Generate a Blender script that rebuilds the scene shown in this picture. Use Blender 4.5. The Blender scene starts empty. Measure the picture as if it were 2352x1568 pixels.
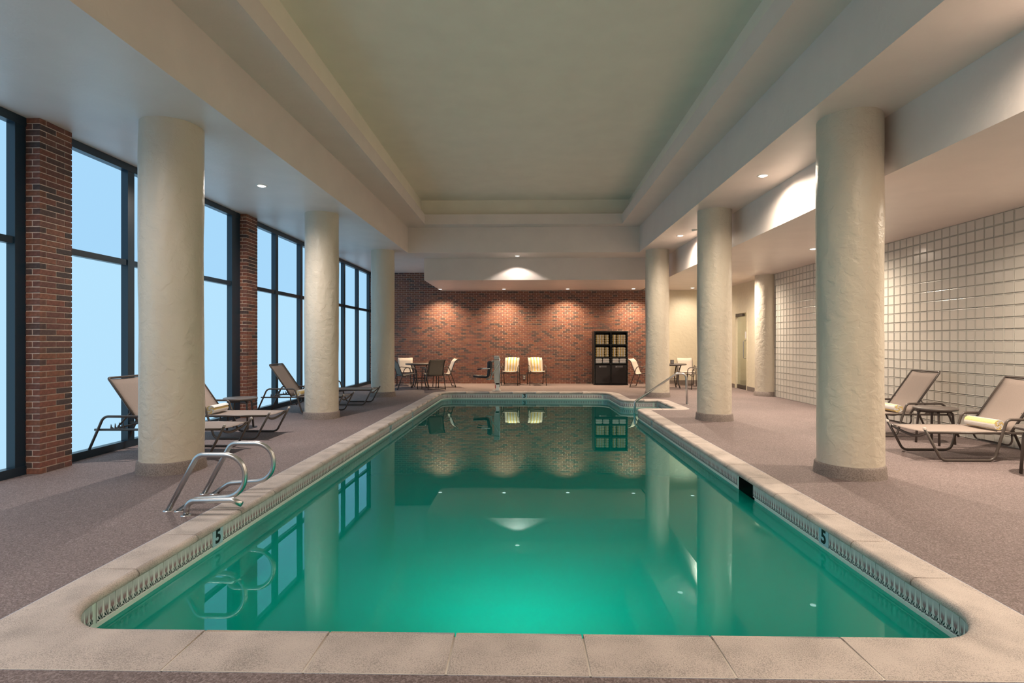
import bpy, math, random
from mathutils import Vector, Matrix

# ------------------------------------------------------------------ camera, world, exposure
scene = bpy.context.scene
col = scene.collection
random.seed(7)
EYE = 1.5
cam_data = bpy.data.cameras.new('camera')
cam = bpy.data.objects.new('camera', cam_data)
col.objects.link(cam)
cam.location = (0, 0, EYE)
cam.rotation_euler = (math.radians(90), 0, math.atan(27 / 1270))
cam_data.sensor_width = 36
cam_data.lens = 1270 / 2352 * 36
cam_data.shift_y = 2 / 2352
cam_data.clip_start = 0.05
scene.camera = cam
world = bpy.data.worlds.new('world')
scene.world = world
world.use_nodes = True
world.node_tree.nodes['Background'].inputs[0].default_value = (0.55, 0.75, 1.0, 1)
world.node_tree.nodes['Background'].inputs[1].default_value = 0.6
vs = scene.view_settings
vs.view_transform = 'Standard'
vs.look = 'None'
vs.gamma = 1
vs.use_curve_mapping = False
vs.exposure = 0.28
# light levels
SPOT_W = 600          # recessed downlights
WARM = (1.0, 0.84, 0.67)
NEUTRAL = (1.0, 0.88, 0.79)
PANE_STRENGTH = 0.82
POOL_W = 40


# ------------------------------------------------------------------ mesh builder
class MB:
    def __init__(s):
        s.v, s.f, s.m, s.sm = [], [], [], []

    def face(s, ids, mi=0, smooth=False):
        s.f.append(ids); s.m.append(mi); s.sm.append(smooth)

    def quad(s, a, b, c, d, mi=0):
        i = len(s.v); s.v += [a, b, c, d]; s.face((i, i + 1, i + 2, i + 3), mi)

    def poly(s, pts, mi=0):
        i = len(s.v); s.v += list(pts); s.face(tuple(range(i, i + len(pts))), mi)

    def box(s, x0, x1, y0, y1, z0, z1, mi=0, M=None, skip=()):
        p = [(x0, y0, z0), (x1, y0, z0), (x1, y1, z0), (x0, y1, z0), (x0, y0, z1), (x1, y0, z1), (x1, y1, z1), (x0, y1, z1)]
        if M is not None:
            p = [tuple(M @ Vector(q)) for q in p]
        i = len(s.v); s.v += p
        for k, f in (('-z', (3, 2, 1, 0)), ('+z', (4, 5, 6, 7)), ('-y', (0, 1, 5, 4)), ('+x', (1, 2, 6, 5)), ('+y', (2, 3, 7, 6)), ('-x', (3, 0, 4, 7))):
            if k not in skip:
                s.face(tuple(i + q for q in f), mi)

    def rbox(s, x0, x1, y0, y1, z0, z1, b, mi=0, M=None):
        """box with chamfered edges"""
        i = len(s.v); pts = []; ids = {}
        X, Y, Z = (x0, x1), (y0, y1), (z0, z1)
        for a in (0, 1):
            for c in (0, 1):
                for e in (0, 1):
                    sx, sy, sz = (1 if a == 0 else -1), (1 if c == 0 else -1), (1 if e == 0 else -1)
                    for ax in range(3):
                        q = [X[a] + b * sx, Y[c] + b * sy, Z[e] + b * sz]
                        q[ax] = (X[a], Y[c], Z[e])[ax]
                        ids[(a, c, e, ax)] = i + len(pts); pts.append(q)
        if M is not None:
            pts = [tuple(M @ Vector(q)) for q in pts]
        s.v += pts
        def F(l, flip):
            s.face(tuple(reversed(l)) if flip else tuple(l), mi, False)
        for a in (0, 1):
            F([ids[(a, 0, 0, 0)], ids[(a, 1, 0, 0)], ids[(a, 1, 1, 0)], ids[(a, 0, 1, 0)]], a == 0)
            F([ids[(0, a, 0, 1)], ids[(1, a, 0, 1)], ids[(1, a, 1, 1)], ids[(0, a, 1, 1)]], a == 1)
            F([ids[(0, 0, a, 2)], ids[(1, 0, a, 2)], ids[(1, 1, a, 2)], ids[(0, 1, a, 2)]], a == 0)
        for a in (0, 1):
            for c in (0, 1):
                F([ids[(a, c, 0, 0)], ids[(a, c, 1, 0)], ids[(a, c, 1, 1)], ids[(a, c, 0, 1)]], (a + c) % 2 == 0)
                F([ids[(a, 0, c, 0)], ids[(a, 1, c, 0)], ids[(a, 1, c, 2)], ids[(a, 0, c, 2)]], (a + c) % 2 == 1)
                F([ids[(0, a, c, 1)], ids[(1, a, c, 1)], ids[(1, a, c, 2)], ids[(0, a, c, 2)]], (a + c) % 2 == 0)
                for e in (0, 1):
                    F([ids[(a, c, e, 0)], ids[(a, c, e, 1)], ids[(a, c, e, 2)]], (a + c + e) % 2 == 1)

    def tube(s, pts, r, n=8, mi=0, cap=True, ry=None, up=None):
        pts = [Vector(p) for p in pts]
        P = [pts[0]]
        for p in pts[1:]:
            if (p - P[-1]).length > 1e-5: P.append(p)
        pts = P
        t0 = (pts[1] - pts[0]).normalized()
        u = Vector(up) if up is not None else (Vector((0, 0, 1)) if abs(t0.z) < .9 else Vector((1, 0, 0)))
        base = len(s.v)
        for k, p in enumerate(pts):
            if k == 0: t = t0
            elif k == len(pts) - 1: t = (pts[k] - pts[k - 1]).normalized()
            else: t = ((pts[k] - pts[k - 1]).normalized() + (pts[k + 1] - pts[k]).normalized()).normalized()
            a = t.cross(u).normalized(); b = a.cross(t).normalized()
            u = b
            for j in range(n):
                th = 2 * math.pi * (j + .5) / n
                s.v.append(tuple(p + a * (math.cos(th) * r) + b * (math.sin(th) * (ry or r))))
        for k in range(len(pts) - 1):
            for j in range(n):
                i0 = base + k * n + j; i1 = base + k * n + (j + 1) % n
                s.face((i0, i1, i1 + n, i0 + n), mi, n > 4)
        if cap:
            s.face(tuple(base + j for j in reversed(range(n))), mi)
            e = base + (len(pts) - 1) * n
            s.face(tuple(e + j for j in range(n)), mi)

    def lathe(s, prof, cx=0, cy=0, n=32, mi=0, smooth=True, cap_top=False, cap_bot=False):
        base = len(s.v)
        for (r, z) in prof:
            for j in range(n):
                th = 2 * math.pi * j / n
                s.v.append((cx + r * math.cos(th), cy + r * math.sin(th), z))
        for k in range(len(prof) - 1):
            for j in range(n):
                i0 = base + k * n + j; i1 = base + k * n + (j + 1) % n
                s.face((i0, i1, i1 + n, i0 + n), mi, smooth)
        if cap_bot: s.face(tuple(base + j for j in reversed(range(n))), mi)
        if cap_top:
            e = base + (len(prof) - 1) * n
            s.face(tuple(e + j for j in range(n)), mi)

    def sheet(s, rows, th, mi=0, smooth=True):
        """rows of points -> a thin solid sheet, th measured down its normal"""
        R, C = len(rows), len(rows[0])
        V = [[Vector(p) for p in r] for r in rows]
        base = len(s.v); back = []
        for i in range(R):
            for j in range(C):
                du = V[min(i + 1, R - 1)][j] - V[max(i - 1, 0)][j]
                dv = V[i][min(j + 1, C - 1)] - V[i][max(j - 1, 0)]
                nn = du.cross(dv).normalized()
                s.v.append(tuple(V[i][j])); back.append(tuple(V[i][j] - nn * th))
        nb = R * C; s.v += back
        for i in range(R - 1):
            for j in range(C - 1):
                a = base + i * C + j
                s.face((a, a + C, a + C + 1, a + 1), mi, smooth)
                s.face((a + nb, a + 1 + nb, a + C + 1 + nb, a + C + nb), mi, smooth)
        ring = [(0, j) for j in range(C)] + [(i, C - 1) for i in range(1, R)] + [(R - 1, j) for j in range(C - 2, -1, -1)] + [(i, 0) for i in range(R - 2, 0, -1)]
        for k in range(len(ring)):
            a = base + ring[k][0] * C + ring[k][1]; q = ring[(k + 1) % len(ring)]; b = base + q[0] * C + q[1]
            s.face((a, b, b + nb, a + nb), mi)

    def mesh(s, name, mats):
        me = bpy.data.meshes.new(name)
        me.from_pydata([tuple(v) for v in s.v], [], s.f)
        for m in (mats if isinstance(mats, (list, tuple)) else [mats]):
            me.materials.append(m)
        me.polygons.foreach_set('material_index', s.m)
        me.polygons.foreach_set('use_smooth', s.sm)
        me.update()
        return me

    def build(s, name, mats, parent=None, **kw):
        return link(name, s.mesh(name, mats), parent, **kw)


def link(name, data, parent=None, loc=None, rot=None, label=None, cat=None, group=None, kind=None):
    o = bpy.data.objects.new(name, data)
    col.objects.link(o)
    if parent is not None: o.parent = parent
    if loc is not None: o.location = loc
    if rot is not None: o.rotation_euler = rot
    tag(o, label, cat, group, kind)
    return o


def tag(o, label=None, cat=None, group=None, kind=None):
    if label: o['label'] = label
    if cat: o['category'] = cat
    if group: o['group'] = group
    if kind: o['kind'] = kind
    return o


def empty(name, loc=(0, 0, 0), rz=0, **kw):
    return link(name, None, None, loc, (0, 0, rz), **kw)


def copy_tree(o, parent=None):
    c = o.copy(); col.objects.link(c); c.parent = parent
    for ch in list(o.children): copy_tree(ch, c)
    return c


def fillet(pts, r, seg=6):
    """round the inner corners of a polyline"""
    P = [Vector(p) for p in pts]
    out = [P[0]]
    for i in range(1, len(P) - 1):
        ri = r[i] if isinstance(r, (list, tuple)) else r
        a, b, c = P[i - 1], P[i], P[i + 1]
        d1 = (a - b); d2 = (c - b)
        ang = d1.angle(d2)
        if ri < 1e-4 or abs(ang - math.pi) < 1e-3:
            out.append(b); continue
        t = min(ri / math.tan(ang / 2), d1.length * .49, d2.length * .49)
        rr = t * math.tan(ang / 2)
        d1.normalize(); d2.normalize()
        ctr = b + (d1 + d2).normalized() * (rr / math.sin(ang / 2))
        p1 = b + d1 * t; p2 = b + d2 * t
        v1 = p1 - ctr; v2 = p2 - ctr
        tot = v1.angle(v2); ax = v1.cross(v2).normalized()
        for k in range(seg + 1):
            out.append(ctr + Matrix.Rotation(tot * k / seg, 3, ax) @ v1)
    out.append(P[-1])
    return out


# ------------------------------------------------------------------ materials
def nodes_of(m):
    nt = m.node_tree
    return nt, nt.nodes, nt.links, nt.nodes['Principled BSDF']


def mat(name, c, rough=.5, metal=0.0, spec=.5, var=0.0, vscale=3.0, bump=0.0, bscale=60.0, coat=0.0, detail=4.0, bdist=.01, rvar=False):
    m = bpy.data.materials.new(name); m.use_nodes = True
    nt, N, L, b = nodes_of(m)
    b.inputs['Base Color'].default_value = (*c, 1)
    b.inputs['Roughness'].default_value = rough
    b.inputs['Metallic'].default_value = metal
    b.inputs['Specular IOR Level'].default_value = spec
    b.inputs['Coat Weight'].default_value = coat
    if var or bump:
        tc = N.new('ShaderNodeTexCoord')
    if var:
        no = N.new('ShaderNodeTexNoise'); no.inputs['Scale'].default_value = vscale; no.inputs['Detail'].default_value = detail
        L.new(tc.outputs['Object'], no.inputs['Vector'])
        mx = N.new('ShaderNodeMix'); mx.data_type = 'RGBA'
        mx.inputs[6].default_value = (*[max(0, q * (1 - var)) for q in c], 1)
        mx.inputs[7].default_value = (*[min(1, q * (1 + var)) for q in c], 1)
        mr = N.new('ShaderNodeMapRange'); mr.inputs[1].default_value = .3; mr.inputs[2].default_value = .7
        L.new(no.outputs['Fac'], mr.inputs[0]); L.new(mr.outputs[0], mx.inputs[0])
        L.new(mx.outputs[2], b.inputs['Base Color'])
    if bump:
        nb = N.new('ShaderNodeTexNoise'); nb.inputs['Scale'].default_value = bscale; nb.inputs['Detail'].default_value = 5
        L.new(tc.outputs['Object'], nb.inputs['Vector'])
        bp = N.new('ShaderNodeBump'); bp.inputs['Strength'].default_value = bump; bp.inputs['Distance'].default_value = bdist
        L.new(nb.outputs['Fac'], bp.inputs['Height']); L.new(bp.outputs[0], b.inputs['Normal'])
    return m


def emit(name, c, s):
    m = bpy.data.materials.new(name); m.use_nodes = True
    nt, N, L, b = nodes_of(m)
    N.remove(b)
    e = N.new('ShaderNodeEmission'); e.inputs[0].default_value = (*c, 1); e.inputs[1].default_value = s
    L.new(e.outputs[0], N['Material Output'].inputs[0])
    return m


def aggregate(name, cols, scale, bump=.5):
    """pebble aggregate bound in resin"""
    m = bpy.data.materials.new(name); m.use_nodes = True
    nt, N, L, b = nodes_of(m)
    tc = N.new('ShaderNodeTexCoord')
    vo = N.new('ShaderNodeTexVoronoi'); vo.inputs['Scale'].default_value = scale
    L.new(tc.outputs['Object'], vo.inputs['Vector'])
    sep = N.new('ShaderNodeSeparateColor'); L.new(vo.outputs['Color'], sep.inputs[0])
    cr = N.new('ShaderNodeValToRGB'); cr.color_ramp.interpolation = 'CONSTANT'
    el = cr.color_ramp.elements
    for i, c in enumerate(cols):
        e = el[i] if i < 2 else el.new(i / len(cols))
        e.position = i / len(cols); e.color = (*c, 1)
    L.new(sep.outputs[0], cr.inputs[0])
    no = N.new('ShaderNodeTexNoise'); no.inputs['Scale'].default_value = .9; no.inputs['Detail'].default_value = 3
    L.new(tc.outputs['Object'], no.inputs['Vector'])
    mr = N.new('ShaderNodeMapRange'); mr.inputs[1].default_value = .3; mr.inputs[2].default_value = .7; mr.inputs[3].default_value = .9; mr.inputs[4].default_value = 1.08
    L.new(no.outputs['Fac'], mr.inputs[0])
    mx = N.new('ShaderNodeMix'); mx.data_type = 'RGBA'; mx.blend_type = 'MULTIPLY'; mx.inputs[0].default_value = 1
    L.new(cr.outputs[0], mx.inputs[6]); L.new(mr.outputs[0], mx.inputs[7])
    L.new(mx.outputs[2], b.inputs['Base Color'])
    b.inputs['Roughness'].default_value = .75
    bp = N.new('ShaderNodeBump'); bp.inputs['Strength'].default_value = bump; bp.inputs['Distance'].default_value = .004
    inv = N.new('ShaderNodeMath'); inv.operation = 'SUBTRACT'; inv.inputs[0].default_value = 1; L.new(vo.outputs['Distance'], inv.inputs[1])
    L.new(inv.outputs[0], bp.inputs['Height']); L.new(bp.outputs[0], b.inputs['Normal'])
    return m


def stucco(name, c, rough=.45, strength=.35, streak=1.0):
    m = bpy.data.materials.new(name); m.use_nodes = True
    nt, N, L, b = nodes_of(m)
    tc = N.new('ShaderNodeTexCoord')
    mp = N.new('ShaderNodeMapping'); mp.inputs['Scale'].default_value = (1, 1, streak)
    L.new(tc.outputs['Object'], mp.inputs[0])
    n1 = N.new('ShaderNodeTexNoise'); n1.inputs['Scale'].default_value = 9; n1.inputs['Detail'].default_value = 4; n1.inputs['Distortion'].default_value = .4
    n2 = N.new('ShaderNodeTexNoise'); n2.inputs['Scale'].default_value = 45; n2.inputs['Detail'].default_value = 3
    L.new(mp.outputs[0], n1.inputs['Vector']); L.new(mp.outputs[0], n2.inputs['Vector'])
    cr = N.new('ShaderNodeValToRGB'); cr.color_ramp.elements[0].position = .42; cr.color_ramp.elements[1].position = .58
    L.new(n1.outputs['Fac'], cr.inputs[0])
    ad = N.new('ShaderNodeMath'); ad.operation = 'MULTIPLY_ADD'; ad.inputs[1].default_value = .25
    L.new(n2.outputs['Fac'], ad.inputs[0]); L.new(cr.outputs[0], ad.inputs[2])
    bp = N.new('ShaderNodeBump'); bp.inputs['Strength'].default_value = strength; bp.inputs['Distance'].default_value = .008
    L.new(ad.outputs[0], bp.inputs['Height']); L.new(bp.outputs[0], b.inputs['Normal'])
    n3 = N.new('ShaderNodeTexNoise'); n3.inputs['Scale'].default_value = 2.2; n3.inputs['Detail'].default_value = 5
    L.new(tc.outputs['Object'], n3.inputs['Vector'])
    mx = N.new('ShaderNodeMix'); mx.data_type = 'RGBA'
    mx.inputs[6].default_value = (*[q * .92 for q in c], 1); mx.inputs[7].default_value = (*[min(1, q * 1.06) for q in c], 1)
    L.new(n3.outputs['Fac'], mx.inputs[0]); L.new(mx.outputs[2], b.inputs['Base Color'])
    b.inputs['Roughness'].default_value = rough
    return m


def cast_stone(name, c):
    m = mat(name, c, .8, var=.10, vscale=3.0, bump=.7, bscale=220, bdist=.003, detail=9)
    nt, N, L, b = nodes_of(m)
    src = b.inputs['Base Color'].links[0].from_socket
    tc = N.new('ShaderNodeTexCoord')
    n1 = N.new('ShaderNodeTexNoise'); n1.inputs['Scale'].default_value = 190; n1.inputs['Detail'].default_value = 2
    n2 = N.new('ShaderNodeTexNoise'); n2.inputs['Scale'].default_value = 4; n2.inputs['Detail'].default_value = 6
    L.new(tc.outputs['Object'], n1.inputs['Vector']); L.new(tc.outputs['Object'], n2.inputs['Vector'])
    ad = N.new('ShaderNodeMath'); ad.operation = 'MULTIPLY_ADD'; ad.inputs[1].default_value = .55; L.new(n2.outputs['Fac'], ad.inputs[0]); L.new(n1.outputs['Fac'], ad.inputs[2])
    mr = N.new('ShaderNodeMapRange'); mr.inputs[1].default_value = .72; mr.inputs[2].default_value = .95; mr.inputs[3].default_value = 1.06; mr.inputs[4].default_value = .62
    L.new(ad.outputs[0], mr.inputs[0])
    mx = N.new('ShaderNodeMix'); mx.data_type = 'RGBA'; mx.blend_type = 'MULTIPLY'; mx.inputs[0].default_value = 1
    L.new(src, mx.inputs[6]); L.new(mr.outputs[0], mx.inputs[7]); L.new(mx.outputs[2], b.inputs['Base Color'])
    return m


def stripes(name, axis, period, c1, c2, duty=.5, phase=0.0):
    m = bpy.data.materials.new(name); m.use_nodes = True
    nt, N, L, b = nodes_of(m)
    tc = N.new('ShaderNodeTexCoord'); sp = N.new('ShaderNodeSeparateXYZ'); L.new(tc.outputs['Object'], sp.inputs[0])
    ma = N.new('ShaderNodeMath'); ma.operation = 'MULTIPLY_ADD'; ma.inputs[1].default_value = 1 / period; ma.inputs[2].default_value = 100 + phase
    L.new(sp.outputs[axis], ma.inputs[0])
    fr = N.new('ShaderNodeMath'); fr.operation = 'FRACT'; L.new(ma.outputs[0], fr.inputs[0])
    gt = N.new('ShaderNodeMath'); gt.operation = 'GREATER_THAN'; gt.inputs[1].default_value = duty; L.new(fr.outputs[0], gt.inputs[0])
    mx = N.new('ShaderNodeMix'); mx.data_type = 'RGBA'; mx.inputs[6].default_value = (*c1, 1); mx.inputs[7].default_value = (*c2, 1)
    L.new(gt.outputs[0], mx.inputs[0]); L.new(mx.outputs[2], b.inputs['Base Color'])
    b.inputs['Roughness'].default_value = .95; b.inputs['Specular IOR Level'].default_value = .1
    nb = N.new('ShaderNodeTexNoise'); nb.inputs['Scale'].default_value = 250; L.new(tc.outputs['Object'], nb.inputs['Vector'])
    bp = N.new('ShaderNodeBump'); bp.inputs['Strength'].default_value = .4; bp.inputs['Distance'].default_value = .004
    L.new(nb.outputs['Fac'], bp.inputs['Height']); L.new(bp.outputs[0], b.inputs['Normal'])
    return m


M = {}
M['deck'] = aggregate('deck_aggregate', [(.172, .127, .122), (.212, .163, .158), (.128, .093, .089), (.262, .210, .203), (.188, .143, .138), (.150, .109, .102)], 125, .6)
M['base'] = aggregate('column_base_aggregate', [(.20, .162, .142), (.235, .192, .170), (.165, .13, .115), (.26, .215, .19)], 125, .5)
M['column'] = stucco('column_stucco', (.63, .56, .455), .40, .42)
M['ceiling'] = stucco('ceiling_plaster', (.78, .69, .64), .42, .10)
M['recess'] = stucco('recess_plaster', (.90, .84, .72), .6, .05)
M['cream'] = stucco('cream_plaster', (.74, .66, .50), .55, .25)
M['mortar'] = mat('mortar', (.62, .49, .41), .9, var=.2, vscale=8)
BRICKS = [(.19, .070, .048), (.22, .088, .056), (.145, .060, .047), (.095, .053, .046), (.17, .074, .055), (.070, .046, .043), (.20, .080, .048)]
M['bricks'] = [mat('brick_tone_%d' % i, c, .8, var=.28, vscale=25, bump=.25, bscale=90, bdist=.004) for i, c in enumerate(BRICKS)]
M['frame'] = mat('window_frame_metal', (.008, .026, .044), .35, spec=.6)
M['pane'] = emit('frosted_glass_lit_by_day', (.48, .78, 1.0), PANE_STRENGTH)
M['pane_upper'] = emit('frosted_glass_painted_bluer_daylight', (.40, .70, .97), PANE_STRENGTH)  # same glass; bluer daylight of the upper row put into the glow colour
M['coping'] = cast_stone('coping_stone', (.50, .43, .39))
M['grout'] = mat('coping_grout', (.60, .54, .48), .9, var=.1)
M['plaster'] = mat('pool_plaster', (.55, .66, .60), .8, var=.04, vscale=1.0)
M['tile'] = mat('waterline_tile', (.50, .50, .50), .18, var=.08, vscale=20, coat=.3)
M['tile_white'] = mat('tile_white_glaze', (.78, .78, .76), .2)
M['tile_pink'] = mat('tile_tulip_glaze', (.32, .20, .21), .25)
M['tile_black'] = mat('tile_leaf_glaze', (.012, .018, .02), .25)
M['marker'] = mat('marker_tile', (.34, .52, .60), .2)
M['ink'] = mat('marker_black', (.008, .01, .012), .3)
M['steel'] = mat('stainless_steel', (.60, .60, .60), .3, metal=1.0)
M['brown'] = mat('bronze_frame_metal', (.075, .058, .050), .38, spec=.6)
M['sling'] = mat('taupe_sling', (.30, .24, .21), .85, var=.10, vscale=160, bump=.2, bscale=500, bdist=.002)
M['sling_cream'] = mat('cream_sling', (.62, .54, .47), .85, var=.08, vscale=120)
M['sling_dark'] = mat('olive_brown_sling', (.24, .20, .16), .85, var=.08, vscale=120)
M['cap'] = mat('pale_plastic_cap', (.55, .50, .46), .5)
M['table'] = mat('bronze_tabletop', (.12, .10, .09), .45, var=.1, vscale=40)
M['yellow'] = mat('yellow_towelling', (.78, .60, .27), .95, var=.1, vscale=120, bump=.4, bscale=250, spec=.1)
M['white'] = mat('white_towelling', (.78, .75, .72), .95, var=.05, vscale=120, bump=.4, bscale=250, spec=.1)
M['towel_stripe'] = stripes('striped_towelling', 0, .105, (.85, .83, .80), (.82, .60, .20), .55, .25)
M['towel_fold'] = stripes('folded_striped_towelling', 0, .088, (.72, .70, .66), (.62, .45, .16), .5, .1)
M['black'] = mat('black_laminate', (.010, .010, .010), .4)
M['hamper'] = mat('charcoal_weave', (.035, .030, .030), .8, bump=.5, bscale=200, bdist=.004)
M['plate'] = mat('grey_label_plate', (.16, .15, .15), .5)
M['paint_white'] = mat('white_paint', (.75, .74, .72), .5)
M['lift'] = mat('lift_grey_enamel', (.50, .49, .46), .35)
M['lift_seat'] = mat('lift_navy_plastic', (.012, .016, .026), .45)
M['block'] = mat('glass_block', (.62, .585, .525), .22, spec=.6, coat=.3, bump=.08, bscale=14, bdist=.01)
M['block_rim'] = mat('glass_block_edge', (.52, .495, .445), .25, spec=.5)
M['block_grout'] = mat('glass_block_grout', (.40, .38, .34), .8)
M['lamp'] = emit('downlight_lens', (1.0, .94, .84), 2.6)
M['trim'] = mat('downlight_trim', (.75, .72, .66), .4)
M['red'] = mat('red_tag', (.4, .03, .03), .5)
M['dark_wood'] = mat('dark_brown_wood', (.06, .045, .035), .5)


def glass_mat():
    m = bpy.data.materials.new('clear_door_glass'); m.use_nodes = True
    nt, N, L, b = nodes_of(m); N.remove(b)
    t = N.new('ShaderNodeBsdfTransparent'); t.inputs[0].default_value = (.9, .93, .91, 1)
    g = N.new('ShaderNodeBsdfGlossy'); g.inputs['Roughness'].default_value = .02
    fr = N.new('ShaderNodeLayerWeight'); fr.inputs[0].default_value = .5
    pw = N.new('ShaderNodeMath'); pw.operation = 'POWER'; pw.inputs[1].default_value = 4; L.new(fr.outputs['Facing'], pw.inputs[0])
    ad = N.new('ShaderNodeMath'); ad.operation = 'MULTIPLY_ADD'; ad.inputs[1].default_value = .6; ad.inputs[2].default_value = .03; L.new(pw.outputs[0], ad.inputs[0])
    mx = N.new('ShaderNodeMixShader')
    L.new(ad.outputs[0], mx.inputs[0]); L.new(t.outputs[0], mx.inputs[1]); L.new(g.outputs[0], mx.inputs[2])
    L.new(mx.outputs[0], N['Material Output'].inputs[0])
    return m


def water_mat():
    m = bpy.data.materials.new('green_pool_water'); m.use_nodes = True
    nt, N, L, b = nodes_of(m); N.remove(b)
    t = N.new('ShaderNodeBsdfTransparent'); t.inputs[0].default_value = (.01, .50, .46, 1)
    g = N.new('ShaderNodeBsdfGlossy'); g.inputs['Roughness'].default_value = .0; g.inputs[0].default_value = (.62, .93, 1.0, 1)
    fr = N.new('ShaderNodeFresnel'); fr.inputs[0].default_value = 1.52
    mx = N.new('ShaderNodeMixShader')
    # cloudy water: suspended matter scatters part of the light near the surface
    df = N.new('ShaderNodeBsdfDiffuse'); df.inputs[0].default_value = (.002, .10, .098, 1)
    tl = N.new('ShaderNodeBsdfTranslucent'); tl.inputs[0].default_value = (.004, .62, .55, 1)
    m1 = N.new('ShaderNodeMixShader'); m1.inputs[0].default_value = .5
    L.new(df.outputs[0], m1.inputs[1]); L.new(tl.outputs[0], m1.inputs[2])
    m2 = N.new('ShaderNodeMixShader'); m2.inputs[0].default_value = .68
    L.new(t.outputs[0], m2.inputs[1]); L.new(m1.outputs[0], m2.inputs[2])
    tc = N.new('ShaderNodeTexCoord')
    no = N.new('ShaderNodeTexNoise'); no.inputs['Scale'].default_value = 1.6; no.inputs['Detail'].default_value = 1
    L.new(tc.outputs['Object'], no.inputs['Vector'])
    bp = N.new('ShaderNodeBump'); bp.inputs['Strength'].default_value = .02; bp.inputs['Distance'].default_value = .02
    L.new(no.outputs['Fac'], bp.inputs['Height']); L.new(bp.outputs[0], g.inputs['Normal'])
    L.new(fr.outputs[0], mx.inputs[0]); L.new(m2.outputs[0], mx.inputs[1]); L.new(g.outputs[0], mx.inputs[2])
    L.new(mx.outputs[0], N['Material Output'].inputs[0])
    return m


M['glass'] = glass_mat()
M['water'] = water_mat()

# ------------------------------------------------------------------ key dimensions
Y0, YB = -4.0, 20.2            # wall behind the camera, brick wall at the end
ZC, ZL = 4.05, 3.39            # side soffits / dropped ceiling
XR = 6.95                      # glass block wall
XLW = lambda y: -5.72 + (y - 6.9) * (.09 / 13.0)      # window wall
lin = lambda y, a, b: a + (b - a) * (y - 4.12) / (15.7 - 4.12)

# ------------------------------------------------------------------ pool outline
# corner: x, y, radius, sign (+1 pool inside the corner, -1 deck corner poking into the pool)
CORN = [(-2.54, 2.87, .38, 1), (2.45, 2.87, .36, 1), (2.53, 12.62, .26, -1), (3.46, 12.62, .04, 1), (3.46, 14.42, .04, 1),
        (2.53, 14.42, .30, -1), (2.50, 16.65, .40, 1), (-2.42, 16.65, .34, 1)]


def outline(off, seg=8, front=None):
    """outline pushed outward by off; returns for each corner its arc points, counter-clockwise"""
    n = len(CORN); P = [Vector(c[:2]) for c in CORN]
    def edge(i):
        d = (P[(i + 1) % n] - P[i]).normalized()
        return P[i] + Vector((d.y, -d.x)) * (front if front is not None and i == 0 else off), d
    arcs = []
    for i in range(n):
        a, da = edge((i - 1) % n); b, db = edge(i)
        den = da.x * db.y - da.y * db.x
        t = ((b.x - a.x) * db.y - (b.y - a.y) * db.x) / den
        c = a + da * t
        r = CORN[i][2] + off * CORN[i][3]
        r = .14 if (front is not None and i < 2) else max(r, .012)     # the near outer corners are almost square
        p = fillet([(c.x - da.x * 3, c.y - da.y * 3, 0), (c.x, c.y, 0), (c.x + db.x * 3, c.y + db.y * 3, 0)], r, seg)
        arcs.append([Vector((q.x, q.y)) for q in p[1:-1]])
    return arcs


def flat(arcs):
    return [p for a in arcs for p in a]


WALL_OFF, COPE_W, COPE_F, WATER_Z = .03, .295, .386, -.215

# deck with the pool opening
import bmesh
bm = bmesh.new()
deck_edges = []
for loop in ([(-6.3, Y0), (9.2, Y0), (9.2, YB + .3), (-6.3, YB + .3)], flat(outline(COPE_W, 8, COPE_F))):
    vv = [bm.verts.new((p[0], p[1], 0)) for p in loop]
    deck_edges += [bm.edges.new((vv[i], vv[(i + 1) % len(vv)])) for i in range(len(vv))]
bmesh.ops.triangle_fill(bm, use_beauty=True, use_dissolve=False, edges=deck_edges)
for f in bm.faces:
    if f.normal.z < 0: f.normal_flip()
me = bpy.data.meshes.new('floor'); bm.to_mesh(me); bm.free(); me.materials.append(M['deck'])
link('floor', me, label='brown pebble aggregate deck around the pool', kind='structure')

# coping: stones cut along the outline
inner, outer = outline(0), outline(COPE_W - .006, 8, COPE_F - .006)
prof = [(1.0, -.06), (1.0, -.002), (.985, .003), (.12, .006), (.06, .002), (.02, -.010), (0.0, -.028), (.02, -.046), (.07, -.055), (.15, -.058)]
coping = empty('pool_coping', (0, 0, 0), kind='structure', label='pale cast stone coping around the pool')


def stone(pairs):
    mb = MB(); base = 0; n = len(prof)
    for (a, b) in pairs:
        for (t, z) in prof:
            q = a + (b - a) * t
            mb.v.append((q.x, q.y, z))
    for k in range(len(pairs) - 1):
        for j in range(n):
            i0 = k * n + j; i1 = k * n + (j + 1) % n
            mb.face((i0, i0 + n, i1 + n, i1), 0, 3 <= j <= 8)
    mb.face(tuple(reversed(range(n))), 0)
    e = (len(pairs) - 1) * n
    mb.face(tuple(e + j for j in range(n)), 0)
    o = mb.build('coping_stone', M['coping'], coping)
    return o


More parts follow.
